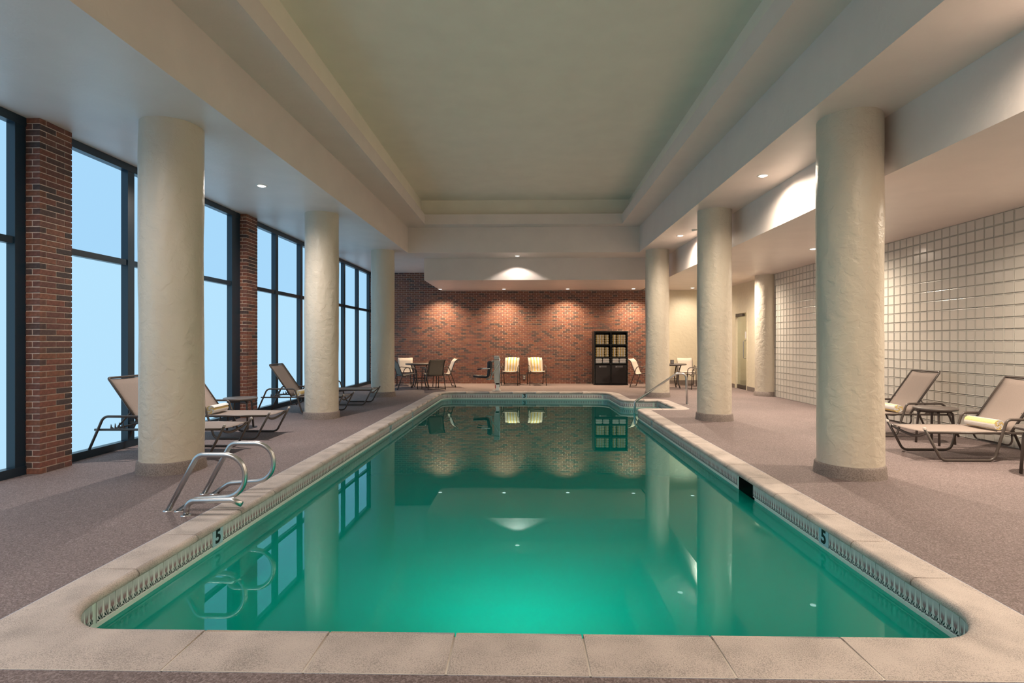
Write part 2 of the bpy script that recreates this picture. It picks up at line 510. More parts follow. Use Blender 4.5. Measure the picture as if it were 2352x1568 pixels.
gap = .006
NC = len(CORN)
pend = None
stones = []
carry = {}
segs = []
for i in range(NC):
    a0, a1 = inner[i][-1], inner[(i + 1) % NC][0]
    b0, b1 = outer[i][-1], outer[(i + 1) % NC][0]
    ln = (a1 - a0).length
    if i == 0:
        cuts = [(-1.656 - a0.x) / (a1.x - a0.x) + k * .652 / ln for k in range(6)]
    elif ln < .9:
        cuts = [.5]
    else:
        e = .34; k = max(1, round((ln - 2 * e) / .64))
        cuts = [(e + (ln - 2 * e) * q / k) / ln for q in range(k + 1)]
    segs.append((a0, a1, b0, b1, ln, cuts))
for i in range(NC):
    a0, a1, b0, b1, ln, cuts = segs[i]
    wd = (COPE_F if i == 0 else COPE_W) - .006
    nrm = lambda p, q: Vector(((q - p).y, -(q - p).x)).normalized()
    at = lambda t: (a0 + (a1 - a0) * t, a0 + (a1 - a0) * t + nrm(a0, a1) * wd)
    for k in range(len(cuts) - 1):
        g = gap / ln
        stone([at(cuts[k] + g), at(cuts[k + 1] - g)])
    # corner stone ending this edge and beginning the next
    j = (i + 1) % NC
    c0, c1, d0, d1, l2, cu2 = segs[j]
    pairs = [at(cuts[-1] + gap / ln)] + list(zip(inner[j], outer[j]))
    t2 = cu2[0] - gap / l2
    pairs.append((c0 + (c1 - c0) * t2, c0 + (c1 - c0) * t2 + nrm(c0, c1) * ((COPE_F if j == 0 else COPE_W) - .006)))
    stone(pairs)
mb = MB()     # bedding mortar that shows in the joints
fi, fo = flat(outline(.06)), flat(outline(COPE_W - .004, 8, COPE_F - .004))
for k in range(len(fi)):
    a, b, c, d = fi[k], fi[(k + 1) % len(fi)], fo[(k + 1) % len(fi)], fo[k]
    mb.quad((a.x, a.y, -.001), (d.x, d.y, .001), (c.x, c.y, .001), (b.x, b.y, -.001))
mb.build('joint_mortar', M['grout'], coping)

# basin
wall = flat(outline(WALL_OFF, 10))
wl = outline(WALL_OFF, 10)
SK0, SK1 = 6.06, 6.50      # skimmer mouth along the right wall
depth = lambda y: -1.55 if y < 7 else (-1.55 + (y - 7) / 5 * .55 if y < 12 else -1.0)
pool = empty('pool_basin', kind='structure', label='rectangular pool basin with rounded corners')
mb = MB()
path = []
for k in range(len(wall)):
    a, b = wall[k], wall[(k + 1) % len(wall)]
    path.append(a)
    if (b - a).length > 5:
        ys = [SK0, SK1, 7.0, 12.0] if a.x > 0 else [12.0, 7.0]
        for y in ys:
            t = (y - a.y) / (b.y - a.y)
            path.append(a + (b - a) * t)
for k in range(len(path)):
    a, b = path[k], path[(k + 1) % len(path)]
    sk = a.x > 2 and abs(a.y - SK0) < .01 and abs(b.y - SK1) < .01
    if not sk: mb.quad((a.x, a.y, -.02), (b.x, b.y, -.02), (b.x, b.y, -.34), (a.x, a.y, -.34))
    mb.quad((a.x, a.y, -.34), (b.x, b.y, -.34), (b.x, b.y, depth(b.y)), (a.x, a.y, depth(a.y)))
mb.build('basin_wall', M['plaster'], pool)
mb = MB()
for (ya, yb) in ((2.7, 7), (7, 12), (12, 17)):
    mb.quad((-3, ya, depth(ya + .001)), (4, ya, depth(ya + .001)), (4, yb, depth(yb)), (-3, yb, depth(yb)))
mb.build('basin_floor', M['plaster'], pool)
mb = MB()      # skimmer throat
xw = lambda y: 2.48 + (y - 2.87) * (.08 / 9.75)
x0 = xw(SK0); x1 = x0 + .35
mb.quad((x0, SK0, -.03), (x1, SK0, -.03), (x1, SK0, -.34), (x0, SK0, -.34))
mb.quad((x0, SK1, -.34), (x1, SK1, -.34), (x1, SK1, -.03), (x0, SK1, -.03))
mb.quad((x1, SK0, -.03), (x1, SK1, -.03), (x1, SK1, -.34), (x1, SK0, -.34))
mb.quad((x0, SK0, -.34), (x1, SK0, -.34), (x1, SK1, -.34), (x0, SK1, -.34))
mb.quad((x0, SK0, -.03), (x0, SK1, -.03), (x1, SK1, -.03), (x1, SK0, -.03))
mb.build('skimmer_mouth', M['black'], pool)


# waterline tiles with a tulip border
def tile_mesh():
    mb = MB(); w, z0, z1 = .0735, -.185, -.035
    mb.box(-w, w, -.007, 0, z0, z1, 0, skip=('+y',))
    y = -.0074
    mb.poly([(-w, y, z0), (w, y, z0), (w, y, z0 + .008), (-w, y, z0 + .008)], 1)
    for k in range(3):
        cx = (-1 + k) * .049
        # white spikes between the tulips
        mb.poly([(cx - .0245, y, z0 + .02), (cx - .0165, y, z0 + .026), (cx - .0238, y, z0 + .118), (cx - .0245, y, z0 + .118)], 1)
        mb.poly([(cx + .0245, y, z0 + .02), (cx + .0245, y, z0 + .118), (cx + .0238, y, z0 + .118), (cx + .0165, y, z0 + .026)], 1)
        # tulip cup of three petals
        for (dx, tip) in ((-.0075, -.012), (.0, 0), (.0075, .012)):
            mb.poly([(cx, y - .0003 * (dx == 0), z0 + .036), (cx + dx + .006, y - .0003 * (dx == 0), z0 + .055), (cx + tip, y - .0003 * (dx == 0), z0 + .092), (cx + dx - .006, y - .0003 * (dx == 0), z0 + .055)], 2)
        # dark curled leaves
        for sg in (-1, 1):
            mb.poly([(cx, y - .0006, z0 + .012), (cx + sg * .012, y - .0006, z0 + .020), (cx + sg * .021, y - .0006, z0 + .042), (cx + sg * .008, y - .0006, z0 + .030)][::sg], 3)
            mb.poly([(cx + sg * .006, y - .0006, z0 + .010), (cx + sg * .020, y - .0006, z0 + .009), (cx + sg * .024, y - .0006, z0 + .019), (cx + sg * .014, y - .0006, z0 + .015)][::sg], 3)
        mb.poly([(cx, y - .0006, z0 + .026), (cx + .004, y - .0006, z0 + .036), (cx, y - .0006, z0 + .05), (cx - .004, y - .0006, z0 + .036)], 3)
    return mb.mesh('waterline_tile', [M['tile'], M['tile_white'], M['tile_pink'], M['tile_black']])


tm = tile_mesh()
mbm = MB(); mbm.box(-.0735, .0735, -.009, 0, -.185, -.035)
mk_mesh = mbm.mesh('depth_marker', M['marker'])


def digit_mesh(ch, w, h):
    cu = bpy.data.curves.new('digit', 'FONT'); cu.body = ch; cu.size = 1; cu.extrude = 0; cu.offset = .035
    o = bpy.data.objects.new('digit_tmp', cu); col.objects.link(o)
    dg = bpy.context.evaluated_depsgraph_get(); dg.update()
    me = bpy.data.meshes.new_from_object(o.evaluated_get(dg))
    bpy.data.objects.remove(o)
    xs = [v.co.x for v in me.vertices]; ys = [v.co.y for v in me.vertices]
    for v in me.vertices:
        v.co = Vector(((v.co.x - (min(xs) + max(xs)) / 2) * w / (max(xs) - min(xs)), -.0098, (v.co.y - (min(ys) + max(ys)) / 2) * h / (max(ys) - min(ys)) - .112))
    me.materials.clear(); me.materials.append(M['ink'])
    return me


DG = {c: digit_mesh(c, .078, .118) for c in '345'}
markers = [(2.47, 4.63, '5'), (-2.57, 4.54, '5'), (2.55, 11.0, '4'), (-2.50, 10.4, '4'), (-2.48, 12.35, '4'), (.04, 16.68, '3')]
pts = wall + [wall[0]]
acc = 0.0; carry_d = .08
tiles = []
for k in range(len(pts) - 1):
    a, b = pts[k], pts[k + 1]; L_ = (b - a).length; d = (b - a) / L_ if L_ > 0 else None
    while carry_d < L_:
        p = a + d * carry_d; tiles.append((p, d)); carry_d += .152
    carry_d -= L_
taken = set()
for (mx_, my_, ch) in markers:
    i = min((q for q in range(len(tiles)) if q not in taken), key=lambda q: (tiles[q][0] - Vector((mx_, my_))).length)
    taken.add(i)
    p, d = tiles[i]
    ang = math.atan2(d.y, d.x) + math.pi
    o = link('depth_marker', mk_mesh, pool, (p.x, p.y, 0), (0, 0, ang), label='pale blue depth marker tile reading ' + ch)
    link('numeral', DG[ch], o)
for i, (p, d) in enumerate(tiles):
    if i in taken: continue
    if p.x > 2.3 and SK0 - .03 < p.y < SK1 + .03: continue
    link('waterline_tile', tm, pool, (p.x, p.y, 0), (0, 0, math.atan2(d.y, d.x) + math.pi))

# hidden recessed steps below the grab rails
for z in (-.33, -.62):
    mb = MB(); mb.rbox(-2.60, -2.42, 4.93, 5.36, z - .03, z, .01)
    mb.build('wall_step', M['coping'], pool)
# entry steps in the alcove
for k, (xa, z) in enumerate(((3.1, -.40), (2.75, -.65), (2.4, -.85))):
    mb = MB(); mb.rbox(xa, 3.5, 12.6, 14.45, z - .3, z, .02); mb.build('entry_step', M['plaster'], pool)

# water
mb = MB()
w = flat(outline(WALL_OFF, 10))
bm = bmesh.new(); vv = [bm.verts.new((p.x, p.y, WATER_Z)) for p in w]
es = [bm.edges.new((vv[i], vv[(i + 1) % len(vv)])) for i in range(len(vv))]
bmesh.ops.triangle_fill(bm, use_beauty=True, edges=es)
for f in bm.faces:
    if f.normal.z < 0: f.normal_flip()
me = bpy.data.meshes.new('water'); bm.to_mesh(me); bm.free(); me.materials.append(M['water'])
link('water', me, kind='structure', label='still green pool water reflecting the room')

# underwater lamp in the near wall
t = empty('pool_light', (-.02, 2.845, -1.0), label='round underwater lamp set in the near pool wall', cat='light')
mb = MB(); mb.lathe([(.15, .0), (.15, .03), (.12, .035), (.12, .02)], n=24); mb.v = [(x, z, y) for x, y, z in mb.v]; mb.build('ring', M['steel'], t)
ld = bpy.data.lights.new('underwater_lamp', 'AREA'); ld.shape = 'DISK'; ld.size = .24; ld.energy = POOL_W; ld.color = (.0, 1.0, .74)
lo = bpy.data.objects.new('underwater_lamp', ld); col.objects.link(lo); lo.parent = t; lo.location = (0, .05, 0); lo.rotation_euler = (math.radians(78), 0, 0)

# ------------------------------------------------------------------ ceilings and beams


def prism(name, sections, m, label, kind='structure', caps=True):
    """sections: list of closed (x,z) loops with their y"""
    mb = MB(); n = len(sections[0][1])
    for (y, lp) in sections:
        for (x, z) in lp: mb.v.append((x, y, z))
    for k in range(len(sections) - 1):
        for j in range(n):
            i0 = k * n + j; i1 = k * n + (j + 1) % n
            mb.face((i0, i1, i1 + n, i0 + n))
    if caps:
        mb.face(tuple(reversed(range(n)))); e = (len(sections) - 1) * n; mb.face(tuple(e + j for j in range(n)))
    return mb.build(name, m, kind=kind, label=label)


YBM, YLP, YRC = 15.7, 15.3, 15.55
bl = lambda y: lin(y, -3.387, -3.30)
br = lambda y: lin(y, 3.134, 3.27)
ll = lambda y: lin(y, -2.75, -2.74)
lr = lambda y: lin(y, 2.58, 2.72)
rl = lambda y: lin(y, -2.85, -2.89)
rr_ = lambda y: lin(y, 2.75, 2.95)
ZB, ZLT, ZU = 4.776, 5.05, 5.50
# side soffit slabs with the beam face, and the lip ring above them
prism('ceiling', [(y, [(-6.3, ZC), (bl(y), ZC), (bl(y), ZB), (-6.3, ZB)]) for y in (Y0, YB)], M['ceiling'], 'low plaster soffit along the windows')
prism('ceiling', [(y, [(br(y), ZC), (lin(y, 4.08, 4.2), ZC), (lin(y, 4.08, 4.2), ZB), (br(y), ZB)]) for y in (Y0, YB)], M['ceiling'], 'plaster soffit above the columns beside the glass block wall')
prism('ceiling', [(y, [(lin(y, 4.08, 4.2), ZL), (9.2, ZL), (9.2, ZB), (lin(y, 4.08, 4.2), ZB)]) for y in (Y0, YB)], M['ceiling'], 'dropped plaster ceiling above the glass block wall')
prism('beam', [(y, [(bl(y), ZC), (br(y), ZC), (br(y), ZB), (bl(y), ZB)]) for y in (YBM, YB)], M['ceiling'], 'cross beam over the far end of the pool')
prism('bulkhead', [(y, [(-3.03, ZL), (4.3, ZL), (4.3, ZC + .02), (-3.03, ZC + .02)]) for y in (16.75, YB)], M['ceiling'], 'dropped plaster bulkhead in front of the brick wall')
prism('trim_1', [(y, [(-6, ZB), (ll(y), ZB), (ll(y), ZLT), (-6, ZLT)]) for y in (Y0, YLP)], M['ceiling'], 'projecting plaster lip along the window side of the ceiling recess')
prism('trim_2', [(y, [(lr(y), ZB), (6, ZB), (6, ZLT), (lr(y), ZLT)]) for y in (Y0, YLP)], M['ceiling'], 'projecting plaster lip along the glass block side of the ceiling recess')
prism('trim_3', [(y, [(-6, ZB), (6, ZB), (6, ZLT), (-6, ZLT)]) for y in (YLP, YB)], M['ceiling'], 'projecting plaster lip across the far end of the ceiling recess')
mb = MB()
mb.quad((rl(Y0), Y0, ZU), (rl(YRC), YRC, ZU), (rr_(YRC), YRC, ZU), (rr_(Y0), Y0, ZU))
mb.quad((rl(Y0), Y0, ZU), (rl(Y0), Y0, ZLT), (rl(YRC), YRC, ZLT), (rl(YRC), YRC, ZU))
mb.quad((rr_(YRC), YRC, ZU), (rr_(YRC), YRC, ZLT), (rr_(Y0), Y0, ZLT), (rr_(Y0), Y0, ZU))
mb.quad((rl(YRC), YRC, ZU), (rl(YRC), YRC, ZLT), (rr_(YRC), YRC, ZLT), (rr_(YRC), YRC, ZU))
mb.build('ceiling', M['recess'], kind='structure', label='high recessed ceiling over the pool')
mb = MB(); mb.quad((-6.3, Y0, 0), (-6.3, Y0, 6), (9.2, Y0, 6), (9.2, Y0, 0)); mb.build('wall_front', M['cream'], kind='structure')

# ------------------------------------------------------------------ columns
cols = [(-4.17, 6.47, .335, 'nearest stucco column on the window side'), (-4.03, 10.95, .325, 'middle stucco column on the window side'), (-3.93, 15.35, .32, 'farthest stucco column on the window side'),
        (3.72, 6.40, .335, 'nearest stucco column beside the loungers by the glass block wall'), (3.71, 10.85, .32, 'middle stucco column near the pool steps'), (3.70, 15.4, .32, 'far stucco column beside the towel cabinet')]
for (x, y, r, lb) in cols:
    o = empty('column', (x, y, 0), kind='structure', label='cream ' + lb)
    mb = MB(); n = 48; rows = 60
    prof_ = []
    rnd = random.Random(int(x * 100 + y * 10))
    ph = [rnd.uniform(0, 6.28) for _ in range(8)]
    for k in range(rows + 1):
        z = .12 + (ZC - .12) * k / rows
        for j in range(n):
            th = 2 * math.pi * j / n
            d = .0025 * (math.sin(3 * th + ph[0] + z * 1.3) + math.sin(5 * th + ph[1] - z * 2.1) + math.sin(2.2 * z + ph[2]) + math.sin(9 * th + 5 * z + ph[3]) * .7 + math.sin(13 * th - 8 * z + ph[4]) * .5)
            rr = r + d
            mb.v.append((rr * math.cos(th), rr * math.sin(th), z))
    for k in range(rows):
        for j in range(n):
            i0 = k * n + j; i1 = k * n + (j + 1) % n
            mb.face((i0, i1, i1 + n, i0 + n), 0, True)
    mb.build('shaft', M['column'], o)
    mb = MB(); mb.lathe([(r + .035, 0), (r + .03, .02), (r + .022, .12), (r + .012, .135), (r - .02, .14)], n=48); mb.build('base', M['base'], o)
o = empty('column', (6.83, 15.75, 0), kind='structure', label='stucco column between the door and the glass block wall')
mb = MB(); mb.lathe([(.29, .1), (.29, ZL)], n=40); mb.build('shaft', M['column'], o)
mb = MB(); mb.lathe([(.32, 0), (.31, .11), (.28, .13)], n=40); mb.build('base', M['base'], o)

# ------------------------------------------------------------------ bricks
BL, BC, JT = .1905, .0688, .0115      # stretcher pitch, course pitch, joint
brick_cache = {}


def brick_mesh(w, d, h, mi, tag_='b'):
    k = (round(w, 3), round(d, 3), round(h, 3), mi)
    if k not in brick_cache:
        mb = MB(); mb.rbox(0, w, 0, d, 0, h, .0025)
        brick_cache[k] = mb.mesh('brick', M['bricks'][mi])
    return brick_cache[k]


rb = random.Random(3)
pick = lambda: rb.choices(range(7), (5, 4, 4, 3, 4, 2, 3))[0]


def pillar(x, y, label, group):
    """brick pier; x is the face towards the pool, y the face towards the camera; .43 deep along y"""
    o = empty('brick_pillar', (x, y, 0), kind='structure', label=label)
    D, W = .45, .60
    mb = MB(); mb.box(-W + .006, -.006, .006, D - .006, 0, ZC); mb.build('mortar_core', M['mortar'], o)
    hd = BL / 2
    n = int(ZC / BC) + 1
    for k in range(n):
        z = k * BC + .004; h = min(BC - JT, ZC - z - .001)
        if h < .01: continue
        L1, HD = BL - JT, hd - JT
        tall = D
        if k % 2 == 0:
            # header of the corner brick on the long face, then a stretcher, then a header
            br_ = [(-L1, 0, 0, HD), (-.09, 0, hd, hd + (tall - 2 * hd) - JT), (-L1, 0, tall - hd, tall)]
            f = [(-L1 - JT - L1, -L1 - JT), (-W, -2 * BL)]
        else:
            m_ = tall / 2
            br_ = [(-HD, 0, 0, m_ - JT / 2), (-HD, 0, m_ + JT / 2, tall)]
            f = [(-HD - BL, -HD - JT), (-HD - 2 * BL, -HD - BL - JT), (-W, -HD - 2 * BL - JT)]
        for (xa, xb, ya, yb) in br_:
            link('brick', brick_mesh(xb - xa, yb - ya, h, pick()), o, (xa, ya, z))
        for (xa, xb) in f:
            if xb - xa > .02: link('brick', brick_mesh(xb - xa, HD, h, pick()), o, (xa, 0, z))
    return o


PY = [6.17, 10.86, 15.45]
for y, lb in zip(PY, ('brown brick pier closest to the camera between tall windows', 'brown brick pier behind the side table between windows', 'brown brick pier hidden behind the middle column')):
    pillar(-5.50, y, lb, None)

# end wall: mortar plane with bricks
wb = empty('wall_back', (0, 0, 0), kind='structure', label='red brown brick wall at the far end')
XB0, XB1 = -6.2, 4.62
mb = MB(); mb.box(XB0, XB1, YB, YB + .2, 0, ZC); mb.build('mortar', M['mortar'], wb)
items = []
nc = int(ZC / BC) + 1
for k in range(nc):
    z = k * BC; off = 0 if k % 2 else BL / 2
    x = XB0 + off - BL
    while x < XB1:
        xa, xb = max(x, XB0), min(x + BL - JT, XB1)
        ztop = min(z + BC - JT, ZC)
        vis = (x < -2.9 and z < ZC) or (z < ZL)
        if xb - xa > .03 and ztop - z > .01 and vis: items.append((xa, xb, z, ztop, pick()))
        x += BL
full = [it for it in items if it[1] - it[0] > BL - JT - .002 and it[3] - it[2] > BC - JT - .002]
full.sort(key=lambda it: math.hypot(it[0] - .4, 1.3 * (it[2] - 1.75)))
single = set(id(it) for it in full[:300])
mb = MB()
for it in items:
    xa, xb, z0, z1, mi = it
    if id(it) in single:
        link('brick', brick_mesh(BL - JT, .06, BC - JT, mi), wb, (xa, YB - .006, z0))
    else:
        mb.box(xa, xb, YB - .006, YB + .02, z0, z1, mi, skip=('+y',))
mb.build('brickwork', M['bricks'], wb, kind='stuff')

# ------------------------------------------------------------------ windows
def window(n, ya, yb, mulls, label):
    o = empty('window_%d' % n, (0, 0, 0), kind='structure', label=label)
    HX = .06
    def bar(name, y0, y1, z0, z1, d=HX):
        mb = MB()
        a, b = XLW(y0), XLW(y1)
        mb.v += [(a - d, y0, z0), (a + d, y0, z0), (b + d, y1, z0), (b - d, y1, z0), (a - d, y0, z1), (a + d, y0, z1), (b + d, y1, z1), (b - d, y1, z1)]
        for f in ((3, 2, 1, 0), (4, 5, 6, 7), (0, 1, 5, 4), (1, 2, 6, 5), (2, 3, 7, 6), (3, 0, 4, 7)): mb.face(f)
        return mb.build(name, M['frame'], o)
    bar('sill', ya, yb, 0, .10, .07)
    bar('head', ya, yb, ZC - .10, ZC, .07)
    edges = [ya] + mulls + [yb]
    for y in mulls: bar('mullion', y - .065, y + .065, .10, ZC - .10, .065)
    eds = [ya] + [q for y in mulls for q in (y - .065, y + .065)] + [yb]
    for i in range(0, len(eds), 2):
        y0, y1 = eds[i], eds[i + 1]
        if y1 - y0 < .25:
            bar('jamb', y0, y1, .10, ZC - .10, .06); continue
        bar('transom', y0, y1, 2.60, 2.68, .05)
        for (z0, z1) in ((.10, 2.60), (2.68, ZC - .10)):
            mb = MB()
            a, b = XLW(y0) - .035, XLW(y1) - .035
            mb.v += [(a - .012, y0, z0), (a, y0, z0), (b, y1, z0), (b - .012, y1, z0), (a - .012, y0, z1), (a, y0, z1), (b, y1, z1), (b - .012, y1, z1)]
            for f in ((3, 2, 1, 0), (4, 5, 6, 7), (0, 1, 5, 4), (1, 2, 6, 5), (2, 3, 7, 6), (3, 0, 4, 7)): mb.face(f)
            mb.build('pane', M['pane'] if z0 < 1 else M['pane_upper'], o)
    return o


window(1, Y0, 6.19, [-2.2, -.8, .55, 1.95, 3.3, 4.7, 6.10], 'frosted window in front of the closest brick pier')
window(2, 6.58, 10.88, [7.84, 9.22, 10.62], 'tall frosted window behind the closest loungers')
window(3, 11.28, 15.47, [12.47, 13.84, 15.2], 'tall frosted window behind the middle column')
window(4, 15.87, YB, [17.13, 18.52, 19.88], 'tall frosted window beside the far table')
mb = MB(); mb.box(-6.30, -6.25, Y0, YB, 0, ZC); mb.build('wall_left', M['frame'], kind='structure')

# ------------------------------------------------------------------ glass block wall
GB = .1695
gw = empty('wall_right', (0, 0, 0), kind='structure', label='wall of square glass blocks')
mb = MB(); mb.box(XR + .004, XR + .10, Y0, 15.78, 0, ZL); mb.build('grout', M['block_grout'], gw)


def block(mb, y, z, w, h):
    """block front facing -x: bevelled rim, then a slightly dished face"""
    j = .004
    loops = []
    for (ins, dx) in ((j, .004), (j + .003, -.005), (j + .009, -.007), (j + .013, -.003)):
        loops.append([(dx, y + ins, z + ins), (dx, y + w - ins, z + ins), (dx, y + w - ins, z + h - ins), (dx, y + ins, z + h - ins)])
    b = len(mb.v)
    for l in loops: mb.v += l
    for k in range(3):
        for q in range(4):
            a, c = b + k * 4 + q, b + k * 4 + (q + 1) % 4
            mb.face((a, a + 4, c + 4, c), 1)
    mb.face((b + 12, b + 15, b + 14, b + 13), 0)


mbb = MB(); block(mbb, 0, 0, GB, GB); bmesh_block = mbb.mesh('glass_block', [M['block'], M['block_rim']])
cells = []
ny = int((15.78 - Y0) / GB)
for a in range(ny):
    for b in range(20):
        cells.append((15.78 - (a + 1) * GB, b * GB))
vis = [c for c in cells if c[0] > 7.35 and not (8.85 < c[0] < 11.5)]
vis.sort(key=lambda c: c[0])
sing = set(vis[:300])
mb = MB()
for c in cells:
    h = min(GB, ZL - c[1])
    if c in sing and h > GB - .001:
        link('glass_block', bmesh_block, gw, (XR, c[0], c[1]))
    else:
        block(mb, c[0], c[1], GB, h)
o = mb.build('block_field', [M['block'], M['block_rim']], gw, kind='stuff'); o.location = (XR, 0, 0)

# ------------------------------------------------------------------ cream walls and door
mb = MB(); mb.box(XB1, 7.3, YB, YB + .2, 0, ZL); mb.build('wall_end', M['cream'], kind='structure', label='cream plaster wall beside the brick wall')
DY0, DY1, DZ = 17.45, 18.36, 2.45
XD = 6.98
mb = MB()
mb.box(XD, XD + .14, 15.78, DY0, 0, ZL); mb.box(XD, XD + .14, DY1, YB, 0, ZL); mb.box(XD, XD + .14, DY0, DY1, DZ, ZL)
mb.build('wall_side', M['cream'], kind='structure', label='cream plaster wall holding the glass door')
mb = MB(); mb.box(XB1 + .3, XD, YB - .02, YB, 0, .13); mb.build('baseboard_end', M['base'], kind='structure')
mb = MB(); mb.box(XD - .02, XD, DY1 + .06, YB, 0, .13); mb.box(XD - .02, XD, 16.0, DY0 - .06, 0, .13); mb.build('baseboard_side', M['base'], kind='structure')
mb = MB()   # lobby beyond the door
mb.quad((8.6, 16.6, 0), (8.6, 19.6, 0), (8.6, 19.6, ZL), (8.6, 16.6, ZL))
mb.quad((7.12, 19.6, 0), (7.12, 19.6, ZL), (8.6, 19.6, ZL), (8.6, 19.6, 0))
mb.quad((7.12, 16.6, 0), (8.6, 16.6, 0), (8.6, 16.6, ZL), (7.12, 16.6, ZL))
mb.build('wall_lobby', M['cream'], kind='structure')
d = empty('door_1', (0, 0, 0), kind='structure', label='glass door with steel pull handle beside the column')
mb = MB(); mb.box(XD - .015, XD + .155, DY0 - .05, DY0 + .015, 0, DZ + .05); mb.box(XD - .015, XD + .155, DY1 - .015, DY1 + .05, 0, DZ + .05); mb.box(XD - .015, XD + .155, DY0 + .015, DY1 - .015, DZ - .015, DZ + .05)
mb.build('door_frame', M['cream'], d)
mb = MB(); mb.box(XD + .05, XD + .062, DY0 + .02, DY1 - .03, .12, DZ - .03); mb.build('pane', M['glass'], d)
mb = MB(); mb.rbox(XD + .03, XD + .085, DY0 + .02, DY1 - .03, .01, .13, .005); mb.build('bottom_rail', M['dark_wood'], d)
mb = MB(); mb.rbox(XD - .03, XD + .05, DY0 + .28, DY1 - .05, DZ - .12, DZ - .03, .008); mb.build('closer', M['dark_wood'], d)
mb = MB(); mb.tube(fillet([(XD + .05, 17.62, 1.0), (XD - .04, 17.62, 1.0), (XD - .04, 17.62, 1.55), (XD + .05, 17.62, 1.55)], .03), .014); mb.build('handle', M['steel'], d)
mb = MB(); mb.box(XD + .044, XD + .05, 17.55, 17.72, 1.62, 1.84); mb.build('notice', M['paint_white'], d)
# bench in the lobby
o = empty('lobby_bench', (8.3, 18.2, 0), label='dark wooden bench seen through the glass door', cat='bench')
mb = MB(); mb.rbox(-.25, .25, -.7, .9, .42, .60, .01); mb.build('seat', M['dark_wood'], o)
for (a, b) in ((-.2, -.6), (.2, -.6), (-.2, .8), (.2, .8)):
    mb = MB(); mb.box(a - .03, a + .03, b - .03, b + .03, 0, .42); mb.build('leg', M['dark_wood'], o)


# ------------------------------------------------------------------ downlights
def downlight(x, y, z, label, power=1.0, cone=168, color=NEUTRAL, blend=1.0):
    o = empty('downlight', (x, y, z), label=label, cat='downlight', group='recessed downlights')
    mb = MB(); mb.lathe([(.062, .002), (.066, -.006), (.085, -.006), (.092, 0.0)], n=28); mb.build('trim_ring', M['trim'], o)
    mb = MB(); mb.lathe([(.0, -.018), (.04, -.016), (.064, -.006)], n=28); mb.build('lens', M['lamp'], o)
    l = bpy.data.lights.new('downlight_beam', 'SPOT'); l.energy = SPOT_W * power; l.color = color; l.spot_size = math.radians(cone); l.spot_blend = blend; l.shadow_soft_size = .05; l.cycles.use_multiple_importance_sampling = False
    b = bpy.data.objects.new('downlight_beam', l); col.objects.link(b); b.parent = o; b.location = (0, 0, -.03)
    return o


downlight(-4.27, 8.92, ZC, 'glowing downlight in the soffit on the window side', .8)
downlight(3.66, 8.54, ZC, 'glowing downlight in the soffit between the two closest columns', .8, color=WARM)
downlight(3.74, 13.30, ZC, 'glowing downlight in the soffit beyond the middle column', .8, color=WARM)
downlight(-.19, 16.30, ZC, 'single glowing downlight above the far end of the pool', .11, 126, NEUTRAL, .25)
for k, x in enumerate((-2.96, -.70, 1.55, 3.86)):
    downlight(x, 19.55, ZL, ('first', 'second', 'third', 'fourth')[k] + ' downlight from the windows in the row above the brick wall', .8, 132, (1.0, .74, .48), 1.0)
for y, lb in ((6.38, 'downlight in the dropped ceiling at the edge of the picture'), (11.3, 'downlight in the dropped ceiling partly behind the closest column'), (15.9, 'downlight in the dropped ceiling by the glass door'), (19.3, 'downlight in the dropped ceiling above the far cream wall')):
    downlight(5.85, y, ZL, lb, .95 if y < 19 else .28, 168, WARM)
downlight(7.85, 18.1, ZL, 'added unseen downlight brightening the lobby beyond the glass door', .35, 140, WARM)  # unseen lamp added to keep the lobby behind the door from going dark
# the same rows go on behind and beside the camera
downlight(-4.27, 4.2, ZC, 'downlight in the window side soffit beside the camera', .38)
downlight(-4.27, -.5, ZC, 'downlight in the window side soffit behind the camera', 1.2)
downlight(3.66, 3.8, ZC, 'downlight in the soffit beside the camera', .5, color=WARM)
downlight(3.66, -.9, ZC, 'downlight in the soffit behind the camera', 1.2, color=WARM)
downlight(5.85, 1.6, ZL, 'downlight in the dropped ceiling beside the camera', .8, 168, WARM)
downlight(5.85, -2.8, ZL, 'downlight in the dropped ceiling behind the camera', 1.15, 168, WARM)


